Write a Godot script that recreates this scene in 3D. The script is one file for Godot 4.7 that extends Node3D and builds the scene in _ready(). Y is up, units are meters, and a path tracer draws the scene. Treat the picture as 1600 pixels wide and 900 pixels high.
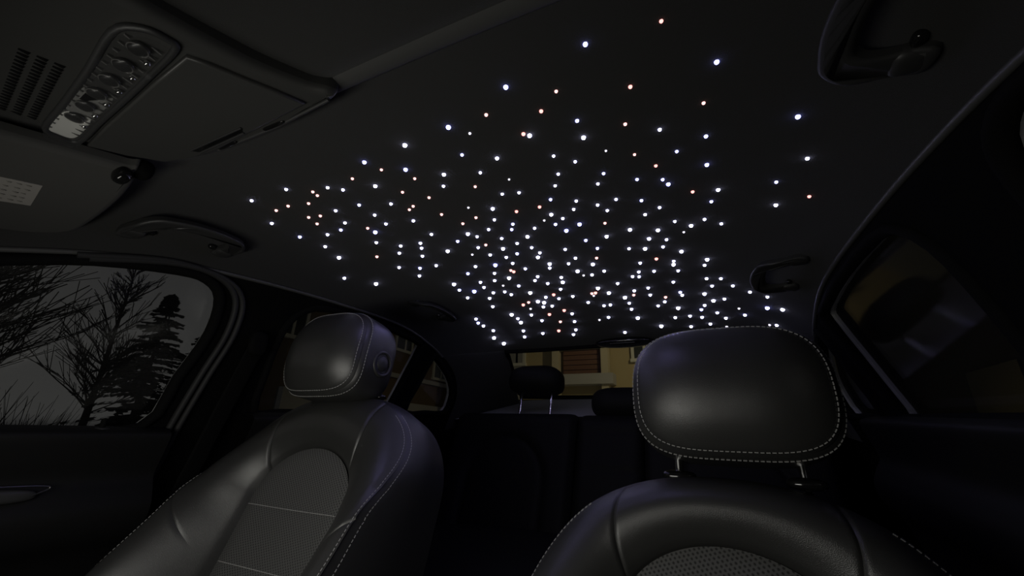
extends Node3D
# Night cabin of a car, seen from the dashboard towards the rear: a headliner full of small lights.
const STARS := [
	-395,-612,1,30, -471,-691,1,33, -442,-607,2,32, -442,-553,2,32, -400,-473,1,29, -543,-702,3,38, -454,-487,2,31, -428,-419,2,30, -441,-425,2,30, -500,-522,2,33, -493,-562,2,33, -521,-576,2,34,
	-430,-363,1,29, -448,-334,1,29, -499,-452,1,32, -568,-612,1,36, -608,-695,1,38, -566,-544,3,37, -546,-491,1,34, -668,-727,4,49, -760,-849,1,44, -847,-797,4,57, -428,-265,2,28, -400,-178,6,35,
	-429,-163,2,27, -393,-38,4,36, -446,-104,6,36, -475,-110,2,28, -464,-236,4,35, -502,-188,2,30, -503,-359,3,33, -527,-266,1,31, -548,-363,1,33, -589,-374,1,34, -587,-453,2,35, -609,-451,6,48,
	-652,-510,1,37, -715,-600,2,41, -693,-449,1,38, -725,-498,1,40, -797,-596,1,43, -701,-365,1,38, -725,-389,1,39, -765,-433,1,40, -827,-521,3,46, -871,-578,1,45, -561,-238,2,32, -553,-213,2,32,
	-603,-275,1,34, -539,-136,2,31, -673,-282,1,36, -451,67,3,27, -482,141,4,31, -486,-25,4,33, -507,70,1,27, -546,127,0,21, -517,-60,1,29, -542,22,2,29, -585,75,1,29, -593,124,1,29,
	-604,-60,0,24, -605,-163,2,33, -627,8,4,39, -646,-71,2,34, -670,-22,1,33, -658,-134,2,35, -656,70,5,36, -657,149,5,36, -714,130,0,26, -703,22,3,36, -725,1,3,37, -739,79,1,34,
	-705,-74,1,35, -705,-159,4,44, -726,-140,1,36, -729,-227,3,39, -779,-184,1,38, -773,-145,2,39, -766,-311,4,48, -757,-64,1,36, -808,-99,4,47, -795,-29,1,37, -771,30,4,44, -829,8,1,38,
	-864,20,1,39, -887,-3,4,49, -848,-68,3,42, -858,-124,1,40, -810,-240,0,31, -829,-174,1,40, -891,-202,6,57, -880,-290,1,43, -915,-362,3,47, -831,-440,1,43, -899,-126,1,42, -940,-166,2,44,
	-951,-160,5,50, -944,-99,1,43, -942,-249,1,44, -991,-289,1,46, -988,-212,4,56, -987,-362,1,47, -1028,-379,1,48, -969,-492,4,58, -1018,-511,3,52, -1045,-450,6,67, -1088,-530,1,52, -1080,-371,1,50,
	-1120,-426,1,52, -1196,-469,1,55, -1037,-281,0,37, -1085,-310,1,49, -1115,-296,1,50, -1055,-211,1,48, -1121,-195,4,61, -1201,-257,2,54, -1217,-299,5,61, -1264,-286,0,43, -1325,-320,1,57, -1296,-424,4,70,
	-1345,-419,1,59, -1390,-430,4,74, -1490,-479,1,64, -1567,-519,1,67, -1285,-651,1,59, -1328,-670,3,64, -1372,-667,1,62, -1445,-652,1,64, -1538,-705,4,82, -1631,-694,4,85, -1008,-82,1,45, -1033,-112,1,46,
	-1067,-69,1,47, -937,18,4,51, -963,3,1,42, -1037,15,1,45, -1072,3,4,56, -1124,-36,1,48, -1161,-93,5,57, -1201,-87,1,51, -1175,-144,1,51, -1203,-205,4,64, -1220,-180,4,64, -1260,-208,1,54,
	-1261,-158,1,54, -1315,-118,5,63, -1339,-218,5,65, -1396,-298,1,59, -1544,-380,1,65, -1429,-201,2,61, -1530,-265,5,72, -1358,-94,1,56, -1443,-121,1,59, -1538,-158,1,62, -1592,-199,1,64, -1195,-10,1,50,
	-868,123,1,38, -926,136,1,40, -953,93,1,41, -838,218,3,39, -889,241,3,40, -943,216,2,41, -978,186,4,50, -1009,105,4,53, -1044,116,0,34, -1047,153,1,44, -1032,213,1,43, -1151,137,4,58,
	-1189,91,2,50, -1187,110,5,56, -1211,91,0,38, -1200,171,4,59, -1132,237,1,46, -1265,39,1,52, -1310,104,1,53, -1308,138,1,52, -1430,84,1,57, -1451,24,0,45, -1253,231,4,61, -1613,118,1,62,
	-835,296,4,43, -775,176,6,47, -386,94,6,37, -386,191,2,27, -410,304,5,29, -444,240,5,32, -451,251,4,34, -448,366,3,28, -487,364,4,34, -513,276,1,25, -541,319,1,26, -532,401,0,19,
	-564,261,1,27, -597,234,1,28, -592,374,3,28, -620,348,1,28, -663,265,1,30, -639,196,3,32, -695,166,4,39, -692,243,1,31, -720,192,1,33, -739,156,3,36, -757,232,6,45, -693,319,1,31,
	-721,339,1,31, -685,378,1,30, -772,313,2,34, -411,127,0,22, -329,431,6,28, -351,264,6,32, -384,351,2,24, -413,488,5,27, -481,461,2,27, -332,553,5,22, -410,638,6,29, -476,618,2,25,
	-535,791,6,33, -511,529,1,27, -549,623,3,29, -573,559,3,26, -558,463,2,25, -601,506,5,29, -631,452,3,29, -647,516,3,29, -665,528,6,37, -625,625,6,34, -711,653,4,34, -751,636,3,31,
	-705,588,5,32, -706,447,3,32, -745,492,1,31, -764,445,1,32, -813,528,1,32, -842,575,4,40, -821,616,1,32, -849,665,1,32, -869,550,0,26, -820,382,4,42, -842,470,4,42, -878,433,4,43,
	-895,490,1,35, -636,835,4,28, -703,788,3,28, -751,870,5,30, -784,802,4,35, -916,352,1,37, -928,408,4,46, -931,472,1,37, -969,532,4,46, -995,436,5,45, -1009,370,1,40, -1066,350,1,42,
	-1093,316,1,44, -1100,342,1,43, -1073,411,1,42, -1022,497,1,39, -1043,493,4,49, -1087,505,1,41, -1165,473,1,44, -1032,618,4,47, -1067,607,1,40, -1160,609,1,43, -1166,664,1,42, -1217,626,1,44,
	-1221,708,1,44, -1265,772,1,44, -1288,837,1,44, -1405,842,6,63, -1403,897,4,56, -1624,885,1,50, -1621,859,0,39, -1204,291,1,47, -1239,278,2,50, -1308,235,1,51, -1367,229,1,53, -1461,236,4,69,
	-1192,358,1,46, -1252,352,1,48, -1282,416,2,50, -1322,404,1,50, -1355,366,1,51, -1250,488,3,50, -1276,492,1,48, -1390,457,4,63, -1485,428,1,55, -1567,339,4,71, -1479,503,1,54, -1594,495,1,57,
	-1420,563,3,54, -1500,560,1,54, -1380,581,1,50, -1275,589,4,57, -1339,622,4,59, -1326,669,1,47, -1461,634,1,51, -1578,595,1,55, -1524,672,1,53, -1621,673,0,43, -1425,730,0,38, -1496,756,3,54,
	-1583,726,1,53,
]
const RAIL := [[-1.42, 1.03], [-1.33, 1.055], [-1.18, 1.083], [-1.03, 1.09], [-.8, 1.083], [-.6, 1.07], [-.425, 1.05], [-.3, 1.022], [-.19, .985], [0.0, .915], [.15, .85], [.35, .74]]
const YC := [[-1.76, 1.112], [-1.5, 1.135], [-1.2, 1.15], [-.8, 1.155], [-.4, 1.14], [-.24, 1.122], [-.1, 1.085], [.06, 1.03]]
const SEAMS := [-.245, -.348, -.45]
var inset_top := .11
var M := {}
var used := {}

# ---------------------------------------------------------------- helpers
func herm(p: Array, x: float) -> float:
	var n := p.size()
	if x <= p[0][0]:
		return p[0][1] + (p[1][1] - p[0][1]) / (p[1][0] - p[0][0]) * (x - p[0][0])
	if x >= p[n - 1][0]:
		return p[n - 1][1] + (p[n - 1][1] - p[n - 2][1]) / (p[n - 1][0] - p[n - 2][0]) * (x - p[n - 1][0])
	var i := 0
	while p[i + 1][0] < x:
		i += 1
	var a := maxi(i - 1, 0)
	var b := mini(i + 2, n - 1)
	var m0: float = (p[i + 1][1] - p[a][1]) / (p[i + 1][0] - p[a][0])
	var m1: float = (p[b][1] - p[i][1]) / (p[b][0] - p[i][0])
	var h: float = p[i + 1][0] - p[i][0]
	var t: float = (x - p[i][0]) / h
	return (2 * t * t * t - 3 * t * t + 1) * p[i][1] + (t * t * t - 2 * t * t + t) * h * m0 + (3 * t * t - 2 * t * t * t) * p[i + 1][1] + (t * t * t - t * t) * h * m1

func sm(a: float, b: float, x: float) -> float:
	var t := clampf((x - a) / (b - a), 0.0, 1.0)
	return t * t * (3.0 - 2.0 * t)

# the headliner: zc is the place along the middle of the roof, q runs from rail (-1) to rail (1)
func head(zc: float, q: float) -> Vector3:
	var ze := zc if zc > -1.3 else -1.3 + (zc + 1.3) * .26
	var z := zc + (ze - zc) * pow(absf(q), 5)
	var yr := herm(RAIL, ze)
	var yc := herm(YC, zc)
	var g := .22 * q * q + .78 * pow(absf(q), 7)
	return Vector3(q * (.64 + .35 * (1.05 - yr)), yc - (yc - yr) * g - .018 * sm(-.262, -.222, z) * (1.0 - pow(absf(q), 6)), z)

# the slanted plane of the car's sides
func side(sg: float, z: float, y: float, off := 0.0) -> Vector3:
	return Vector3(sg * (.64 + off + .35 * (1.05 - y)), y, z)

func lin(r: float, g: float, b: float, a := 1.0) -> Color:
	var c := Color(r, g, b).linear_to_srgb()
	c.a = a
	return c

func mat(key: String, c: Color, rough: float, spec := .5, metal := 0.0) -> StandardMaterial3D:
	var m := StandardMaterial3D.new()
	m.resource_name = key
	m.albedo_color = c
	m.roughness = rough
	m.metallic = metal
	m.metallic_specular = spec
	m.cull_mode = BaseMaterial3D.CULL_DISABLED
	M[key] = m
	return m

func noise_tex(seed_: int, freq: float, type: int, size := 256, octaves := 3) -> NoiseTexture2D:
	var n := FastNoiseLite.new()
	n.seed = seed_
	n.noise_type = type
	n.frequency = freq
	n.fractal_octaves = octaves
	var t := NoiseTexture2D.new()
	t.width = size
	t.height = size
	t.seamless = true
	t.noise = n
	return t

func relief(m: StandardMaterial3D, t: Texture2D, scale: float, cm: float) -> void:
	m.uv1_triplanar = true
	m.uv1_scale = Vector3.ONE * scale
	m.heightmap_enabled = true
	m.heightmap_texture = t
	m.heightmap_scale = cm

func grid(nu: int, nv: int, fn: Callable, uv_scale := Vector2.ONE) -> ArrayMesh:
	var st := SurfaceTool.new()
	st.begin(Mesh.PRIMITIVE_TRIANGLES)
	add_grid(st, nu, nv, fn, uv_scale)
	return done(st)

func add_grid(st: SurfaceTool, nu: int, nv: int, fn: Callable, uv_scale := Vector2.ONE) -> void:
	var p := []
	for j in nv + 1:
		for i in nu + 1:
			p.append(fn.call(float(i) / nu, float(j) / nv))
	for j in nv:
		for i in nu:
			var a := j * (nu + 1) + i
			for k in [a, a + 1, a + nu + 2, a, a + nu + 2, a + nu + 1]:
				st.set_uv(Vector2(float(k % (nu + 1)) / nu, float(k / (nu + 1)) / nv) * uv_scale)
				st.set_smooth_group(0)
				st.add_vertex(p[k])

func done(st: SurfaceTool) -> ArrayMesh:
	st.generate_normals()
	st.index()
	return st.commit()

func begin() -> SurfaceTool:
	var st := SurfaceTool.new()
	st.begin(Mesh.PRIMITIVE_TRIANGLES)
	return st

func quad(st: SurfaceTool, a: Vector3, b: Vector3, c: Vector3, d: Vector3, group := -1) -> void:
	for v in [a, b, c, a, c, d]:
		st.set_smooth_group(group)
		st.add_vertex(v)

func box(st: SurfaceTool, t: Transform3D, s: Vector3) -> void:
	var h := s * .5
	var p := []
	for i in 8:
		p.append(t * Vector3(h.x if i & 1 else -h.x, h.y if i & 2 else -h.y, h.z if i & 4 else -h.z))
	for f in [[0, 1, 3, 2], [4, 6, 7, 5], [0, 4, 5, 1], [2, 3, 7, 6], [0, 2, 6, 4], [1, 5, 7, 3]]:
		quad(st, p[f[0]], p[f[1]], p[f[2]], p[f[3]])

func box_mesh(at: Vector3, s: Vector3, turn := Basis()) -> ArrayMesh:
	var st := begin()
	box(st, Transform3D(turn, at), s)
	return done(st)

# a soft block: superellipsoid
func block(c: Vector3, r: Vector3, e1 := 3.0, e2 := 3.0, basis := Basis(), nu := 36, nv := 20) -> ArrayMesh:
	return grid(nu, nv, func(u, v):
		var th: float = u * TAU
		var ph: float = (v - .5) * PI
		var w := pow(absf(cos(ph)), 2.0 / e2)
		return c + basis * Vector3(r.x * w * signf(cos(th)) * pow(absf(cos(th)), 2.0 / e1), r.y * signf(sin(ph)) * pow(absf(sin(ph)), 2.0 / e2), r.z * w * signf(sin(th)) * pow(absf(sin(th)), 2.0 / e1)))

func add_tube(st: SurfaceTool, path: Array, rx: float, ry: float, sides := 10, ref := Vector3.UP, cap := true, closed := false, taper = null) -> void:
	var n := path.size()
	var ring := func(i: int) -> Array:
		var a: Vector3 = path[(i - 1 + n) % n] if closed else path[maxi(i - 1, 0)]
		var b: Vector3 = path[(i + 1) % n] if closed else path[mini(i + 1, n - 1)]
		var t := (b - a).normalized()
		var x := ref.cross(t).normalized()
		var y := t.cross(x)
		var k: float = taper.call(float(i) / maxi(n - 1, 1)) if taper != null else 1.0
		var o := []
		for s in sides:
			o.append(path[i] + x * cos(TAU * s / sides) * rx * k + y * sin(TAU * s / sides) * ry * k)
		return o
	var rings := []
	for i in n:
		rings.append(ring.call(i))
	for i in (n if closed else n - 1):
		var a: Array = rings[i]
		var b: Array = rings[(i + 1) % n]
		for s in sides:
			var s2 := (s + 1) % sides
			quad(st, a[s], a[s2], b[s2], b[s], 0)
	if cap and not closed:
		for e in [0, n - 1]:
			for s in sides:
				for v in [path[e], rings[e][s], rings[e][(s + 1) % sides]]:
					st.set_smooth_group(-1)
					st.add_vertex(v)

func tube(path: Array, rx: float, ry := -1.0, sides := 10, ref := Vector3.UP, closed := false, taper = null) -> ArrayMesh:
	var st := begin()
	add_tube(st, path, rx, rx if ry < 0 else ry, sides, ref, true, closed, taper)
	return done(st)

# Catmull-Rom through points
func curve(p: Array, per := 8, closed := false) -> Array:
	var o := []
	var n := p.size()
	for i in (n if closed else n - 1):
		var a = p[(i - 1 + n) % n] if closed else p[maxi(i - 1, 0)]
		var b = p[i]
		var c = p[(i + 1) % n]
		var d = p[(i + 2) % n] if closed else p[mini(i + 2, n - 1)]
		for k in per:
			o.append(b.cubic_interpolate(c, a, d, float(k) / per))
	if not closed:
		o.append(p[n - 1])
	return o

# a plate cut from a 2D outline: place(point, depth) puts it in space; the rim is rounded over `bevel`
func plate(loop: Array, place: Callable, depth: float, bevel: float) -> ArrayMesh:
	var st := begin()
	var n := loop.size()
	var mid := []
	var area := 0.0
	for i in n:
		area += loop[i].cross(loop[(i + 1) % n])
	var sgn := signf(area)
	for i in n:
		var t: Vector2 = (loop[(i + 1) % n] - loop[(i - 1 + n) % n]).normalized()
		mid.append(Vector2(-t.y, t.x) * sgn)
	var rings := []
	for k in 5:
		var a := PI * .5 * k / 4.0
		var r := []
		for i in n:
			r.append(place.call(loop[i] + mid[i] * bevel * (1.0 - cos(a)) if k < 5 else loop[i], depth - bevel + bevel * sin(a)))
		rings.append(r)
	var tri := Geometry2D.triangulate_polygon(PackedVector2Array(loop))
	for k in tri:
		st.set_smooth_group(3)
		st.add_vertex(rings[4][k])
	var back := []
	for i in n:
		back.append(place.call(loop[i], 0.0))
	rings.push_front(back)
	for k in 5:
		for i in n:
			var j := (i + 1) % n
			quad(st, rings[k][i], rings[k][j], rings[k + 1][j], rings[k + 1][i], 0 if k > 0 else 1)
	for k in tri:
		st.set_smooth_group(2)
		st.add_vertex(back[k])
	return done(st)

func numbered(called: String) -> String:
	used[called] = used.get(called, -1) + 1
	return called if used[called] == 0 else "%s_%03d" % [called, used[called]]

func thing(called: String, label: String, category: String, at := Vector3.ZERO, group := "") -> Node3D:
	var o := Node3D.new()
	o.name = numbered(called)
	o.position = at
	add_child(o)
	o.set_meta("label", label)
	o.set_meta("category", category)
	if group:
		o.set_meta("group", group)
	return o

func structure(called: String, label: String, mesh: Mesh = null, m: Material = null) -> Node3D:
	var o: Node3D
	if mesh:
		o = MeshInstance3D.new()
		o.mesh = mesh
		o.material_override = m
	else:
		o = Node3D.new()
	o.name = called
	add_child(o)
	o.set_meta("kind", "structure")
	o.set_meta("label", label)
	return o

func part(parent: Node3D, called: String, mesh: Mesh, m: Material, label := "") -> MeshInstance3D:
	var o := MeshInstance3D.new()
	o.name = called
	o.mesh = mesh
	o.material_override = m
	parent.add_child(o, true)
	if label:
		o.set_meta("label", label)
	return o

# rows of thread: dashes laid along a path, `lift` along the normals given
func add_stitches(st: SurfaceTool, path: Array, normals: Array, dash := .0048, gap := .0026, w := .0011) -> void:
	var carry := 0.0
	for i in path.size() - 1:
		var a: Vector3 = path[i]
		var b: Vector3 = path[i + 1]
		var l := a.distance_to(b)
		if l < 1e-6:
			continue
		while carry < l:
			var c := a.lerp(b, carry / l)
			var t := (b - a) / l
			var nn: Vector3 = normals[i].normalized()
			var x := nn.cross(t).normalized()
			box(st, Transform3D(Basis(x, t, nn.normalized()), c + nn * w * .3), Vector3(w, dash, w * .9))
			carry += dash + gap
		carry -= l

# ---------------------------------------------------------------- materials
func make_materials() -> void:
	var grain := noise_tex(3, .11, FastNoiseLite.TYPE_CELLULAR, 256, 2)
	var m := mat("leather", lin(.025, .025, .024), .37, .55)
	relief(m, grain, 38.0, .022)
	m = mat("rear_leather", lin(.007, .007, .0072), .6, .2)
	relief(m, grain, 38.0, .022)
	m = mat("cloth", lin(.029, .029, .028), .95, .15)
	relief(m, noise_tex(5, .2, FastNoiseLite.TYPE_SIMPLEX, 256, 2), 16.0, .03)
	m.rim_enabled = true
	m.rim = .55
	m = mat("plastic", lin(.024, .024, .024), .5, .5)
	relief(m, grain, 30.0, .008)
	mat("console", lin(.036, .036, .034), .45, .5)
	mat("roof_edge", lin(.05, .05, .049), .85, .3)
	mat("gloss_black", lin(.006, .006, .006), .12, .5)
	mat("rubber", lin(.005, .005, .005), .8, .15)
	mat("seal", lin(.022, .022, .022), .6, .35)
	mat("rail_trim", lin(.06, .06, .058), .45, .5)
	mat("black_trim", lin(.004, .004, .004), .85, .12)
	mat("door_card", lin(.006, .006, .006), .6, .3)
	mat("thread", lin(.30, .30, .29), .7, .3)
	mat("chrome", lin(.75, .75, .74), .12, .5, 1.0)
	mat("dim_chrome", lin(.22, .22, .215), .3, .5, 1.0)
	mat("visor", lin(.05, .0495, .047), .85, .3)
	mat("sticker", lin(.22, .21, .195), .6, .4)
	mat("sticker_print", lin(.16, .155, .14), .7, .3)
	mat("shelf", lin(.34, .34, .33), .95, .2)
	mat("carpet", lin(.008, .008, .008), 1.0, .1)
	mat("shaded_lens_base", lin(.05, .05, .048), .3, .5)  # dark tone paints the shaded end of the lamp lens
	mat("lit_reflector", lin(.78, .78, .74), .3, .5)  # pale tone paints the brightly lit end of the lens
	mat("half_lit_step", lin(.24, .24, .23), .25, .5)  # mid grey paints the light falling off along the lens
	mat("lens_rib", lin(.12, .12, .115), .2, .5)
	mat("lens_button", lin(.02, .02, .02), .3, .5)
	m = mat("lens_cover", lin(.06, .06, .058, .05), .03, .5)
	m.transparency = BaseMaterial3D.TRANSPARENCY_ALPHA
	m = mat("glass", lin(.02, .02, .02, .10), .07, .5)
	m.transparency = BaseMaterial3D.TRANSPARENCY_ALPHA
	# woven seat fabric with rows of open holes
	var im := Image.create(64, 64, false, Image.FORMAT_RGB8)
	var hm := Image.create(64, 64, false, Image.FORMAT_RGB8)
	for y in 64:
		for x in 64:
			var row := int(y / 16.0)
			var dx := fposmod(x + (8 if row % 2 else 0), 16.0) - 7.5
			var dy := fposmod(y, 16.0) - 7.5
			var d := sqrt(dx * dx * .8 + dy * dy)
			var k := clampf((d - 3.0) / 2.4, 0.0, 1.0)
			var th := .92 + .08 * sin(x * 1.9) * sin(y * 2.3)
			var c := lerpf(.03, .085, k) * th
			im.set_pixel(x, y, Color(c, c, c * .98).linear_to_srgb())
			hm.set_pixel(x, y, Color(k, k, k))
	m = mat("mesh_fabric", Color.WHITE, .85, .3)
	m.albedo_texture = ImageTexture.create_from_image(im)
	m.heightmap_enabled = true
	m.heightmap_texture = ImageTexture.create_from_image(hm)
	m.heightmap_scale = .03
	# outside
	m = mat("snow", lin(.55, .56, .58), .9, .2)
	relief(m, noise_tex(9, .02, FastNoiseLite.TYPE_SIMPLEX, 256, 4), .2, 6.0)
	mat("yellow_render", lin(.44, .37, .20), .95, .1)
	mat("cream_render", lin(.55, .50, .34), .95, .1)
	mat("red_boards", lin(.18, .10, .065), .9, .1)
	mat("brown_render", lin(.16, .12, .07), .95, .1)
	mat("plinth", lin(.42, .42, .38), .95, .1)
	mat("white_frame", lin(.60, .60, .50), .8, .2)
	mat("window_dark", lin(.035, .04, .035), .2, .5)
	mat("dark_render", lin(.03, .03, .026), .95, .1)
	mat("grey_wall", lin(.30, .30, .27), .95, .1)
	mat("needles", lin(.010, .016, .010), .9, .1)
	mat("bark", lin(.018, .015, .012), .95, .1)
	mat("twigs", lin(.03, .027, .02), .95, .1)

func glow(key: String, c: Color, e: float) -> StandardMaterial3D:
	var m := mat(key, Color(.02, .02, .02), .5)
	m.emission_enabled = true
	m.emission = c
	m.emission_energy_multiplier = e
	return m

# ---------------------------------------------------------------- seats
func seat_C(k: float) -> Vector2:
	var a := clampf(absf(k) / .42, 0.0, 1.0) * PI / 2
	var b := clampf((absf(k) - .42) / .58, 0.0, 1.0)
	return Vector2(signf(k) * (.132 * sin(a) + .010 * b), -inset_top - .105 * (1.0 - cos(a)) - .43 * b)

func seat_O(k: float) -> Vector2:
	var a := clampf(absf(k) / .42, 0.0, 1.0) * PI / 2
	var b := clampf((absf(k) - .42) / .58, 0.0, 1.0)
	return Vector2(signf(k) * (.248 * pow(sin(a), 2.0 / 2.25) + .01 * b), -.2 + .2 * pow(maxf(cos(a), 0.0), 2.0 / 2.25) - .42 * b)

# where the two yoke seams run, from the inner edge (r = 0) to the outer one (r = 1)
func yoke_k(r: float) -> float:
	return lerpf(.290, .128, pow(r, .8))

func wing_k(r: float) -> float:
	return lerpf(.60, .50, r)

func seat_depth(r: float, k: float) -> float:
	var ak := absf(k)
	var w := sm(.22, .5, ak)
	var crest := lerpf(.026, .088, sm(.2, .55, ak)) + .072 * sm(.45, .8, ak)
	var top := sin(minf(r / .5, 1.0) * PI / 2) if r < .5 else 1.0 - 1.5 * pow((r - .5) / .5, 2.2)
	var flank := sin(minf(r / .88, 1.0) * PI / 2) - maxf(r - .88, 0.0) * .6
	var d := crest * lerpf(top, flank, w) - .004
	d -= .007 * exp(-pow(r / .045, 2))
	d -= .0036 * exp(-pow((ak - yoke_k(r)) / .0042, 2))
	d -= .0022 * exp(-pow((ak - wing_k(r)) / .003, 2)) * sm(.2, .6, r)
	return d

func make_seat(called: String, label: String, x: float, top_y: float, top_z: float, recline: float, head_at: Vector3, head_size: Vector2, inset: float, button_side: float) -> Node3D:
	inset_top = inset
	var base := Vector3(x, .12, top_z + .15)
	var t := thing(called, label, "car seat", base, "front seats")
	var up := Vector3(0, cos(recline), -sin(recline))
	var fw := Vector3(0, sin(recline), cos(recline))
	var o := Vector3(0, top_y, top_z) - Vector3(0, base.y, base.z)
	var L := func(p: Vector2, n: float) -> Vector3: return o + Vector3.RIGHT * p.x + up * p.y + fw * n
	var border := func(n: int, r: float) -> float: return [0.0, yoke_k(r), wing_k(r), 1.0][absi(n)] * signf(n)
	var ring := func(k0: int, k1: int, n: int) -> ArrayMesh:
		return grid(n, 34, func(u, v):
			var k: float = lerpf(border.call(k0, v), border.call(k1, v), u)
			return L.call(seat_C(k).lerp(seat_O(k), v), seat_depth(v, k)))
	# woven middle panel: fan between the inner seam and the centre line
	var ins := begin()
	var nk := 120
	var nr := 16
	var pos := []
	for j in nr + 1:
		for i in nk + 1:
			var k := lerpf(-1.0, 1.0, float(i) / nk)
			var c := seat_C(k)
			var r := float(j) / nr
			var p := Vector2(c.x * r, lerpf(maxf(c.y, -.62), c.y, r)) if absf(k) > .42 else Vector2(c.x * r, lerpf(-inset_top - .105, c.y, r))
			var d := -.007 - .008 * (1.0 - r * r) + .006 * sin(minf((1.0 - r) / .22, 1.0) * PI / 2) - .0
			for seam in SEAMS:
				d -= .003 * exp(-pow((p.y - seam) / .003, 2))
			pos.append([L.call(p, d), p])
	for j in nr:
		for i in nk:
			var a := j * (nk + 1) + i
			for q in [a, a + 1, a + nk + 2, a, a + nk + 2, a + nk + 1]:
				ins.set_uv(pos[q][1].rotated(PI / 4) / .0205)
				ins.set_smooth_group(0)
				ins.add_vertex(pos[q][0])
	var insert := part(t, "woven_insert", done(ins), M.mesh_fabric, "dark grey woven middle panel with open holes")
	var cs := begin()
	for seam in SEAMS:
		var path := []
		var nn := []
		for i in 41:
			var s := lerpf(-.128, .128, i / 40.0)
			var rr := minf(absf(s) / .134, 1.0)
			path.append(L.call(Vector2(s, seam - .0035), -.0068 - .008 * (1.0 - rr * rr) + .006 * sin(minf((1.0 - rr) / .22, 1.0) * PI / 2)))
			nn.append(fw)
		add_stitches(cs, path, nn, .0036, .0018, .0012)
	part(insert, "cross_stitching", done(cs), M.thread, "pale grey thread across the woven panel")
	part(t, "yoke", ring.call(-1, 1, 70), M.leather)
	for s in [-1, 1]:
		part(t, "shoulder_bolster", ring.call(s, s * 2, 70), M.leather)
		part(t, "side_bolster", ring.call(s * 2, s * 3, 60), M.leather)
	var out := func(k: float) -> Vector2:
		var d := (seat_O(k + .004) - seat_O(k - .004)).normalized()
		return Vector2(-d.y, d.x)
	var edge := func(k: float, v: float) -> Vector3:
		var d0 := seat_depth(1.0, k)
		return L.call(seat_O(k) + out.call(k) * (.016 * sin(minf(v * 1.7, 1.0) * PI / 2) - .004 * v - .003 * exp(-pow(v / .06, 2))), lerpf(d0, -.13, v))
	part(t, "side_panel", grid(180, 20, func(u, v): return edge.call(lerpf(-.999, .999, u), v)), M.leather)
	part(t, "back_panel", grid(90, 8, func(u, v):
		var k := lerpf(-.999, .999, u)
		var e: Vector3 = edge.call(k, 1.0)
		var c: Vector3 = L.call(Vector2(0, minf(seat_O(k).y, -.12)), -.15)
		return e.lerp(c, v)), M.door_card)
	var sw := begin()
	for row in 2:
		for sg in [-1.0, 1.0]:
			var path := []
			var nn := []
			for i in 161:
				var k: float = lerpf(.20, .98, i / 160.0) * sg
				if row == 0:
					path.append(L.call(seat_C(k).lerp(seat_O(k), .972), seat_depth(.972, k)))
					nn.append(fw + (Vector3.RIGHT * out.call(k).x + up * out.call(k).y) * .9)
				else:
					path.append(edge.call(k, .085))
					nn.append(fw * .4 + Vector3.RIGHT * out.call(k).x + up * out.call(k).y)
			add_stitches(sw, path, nn, .0044, .0026, .0010)
	part(t, "seam_stitching", done(sw), M.thread, "pale grey thread along the outer seams")
	# lower cushion
	part(t, "seat_cushion", block(o + up * -.63 + fw * .22, Vector3(.265, .075, .28), 4, 3.2, Basis(Vector3.RIGHT, .12)), M.leather)
	part(t, "seat_frame", block(o + up * -.63 + fw * .2 + Vector3(0, -.09, 0), Vector3(.23, .05, .26), 6, 4), M.door_card)
	# headrest
	make_headrest(t, head_at - base, head_size.x, head_size.y, .16, M.leather, o, up, button_side, true)
	return t

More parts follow.
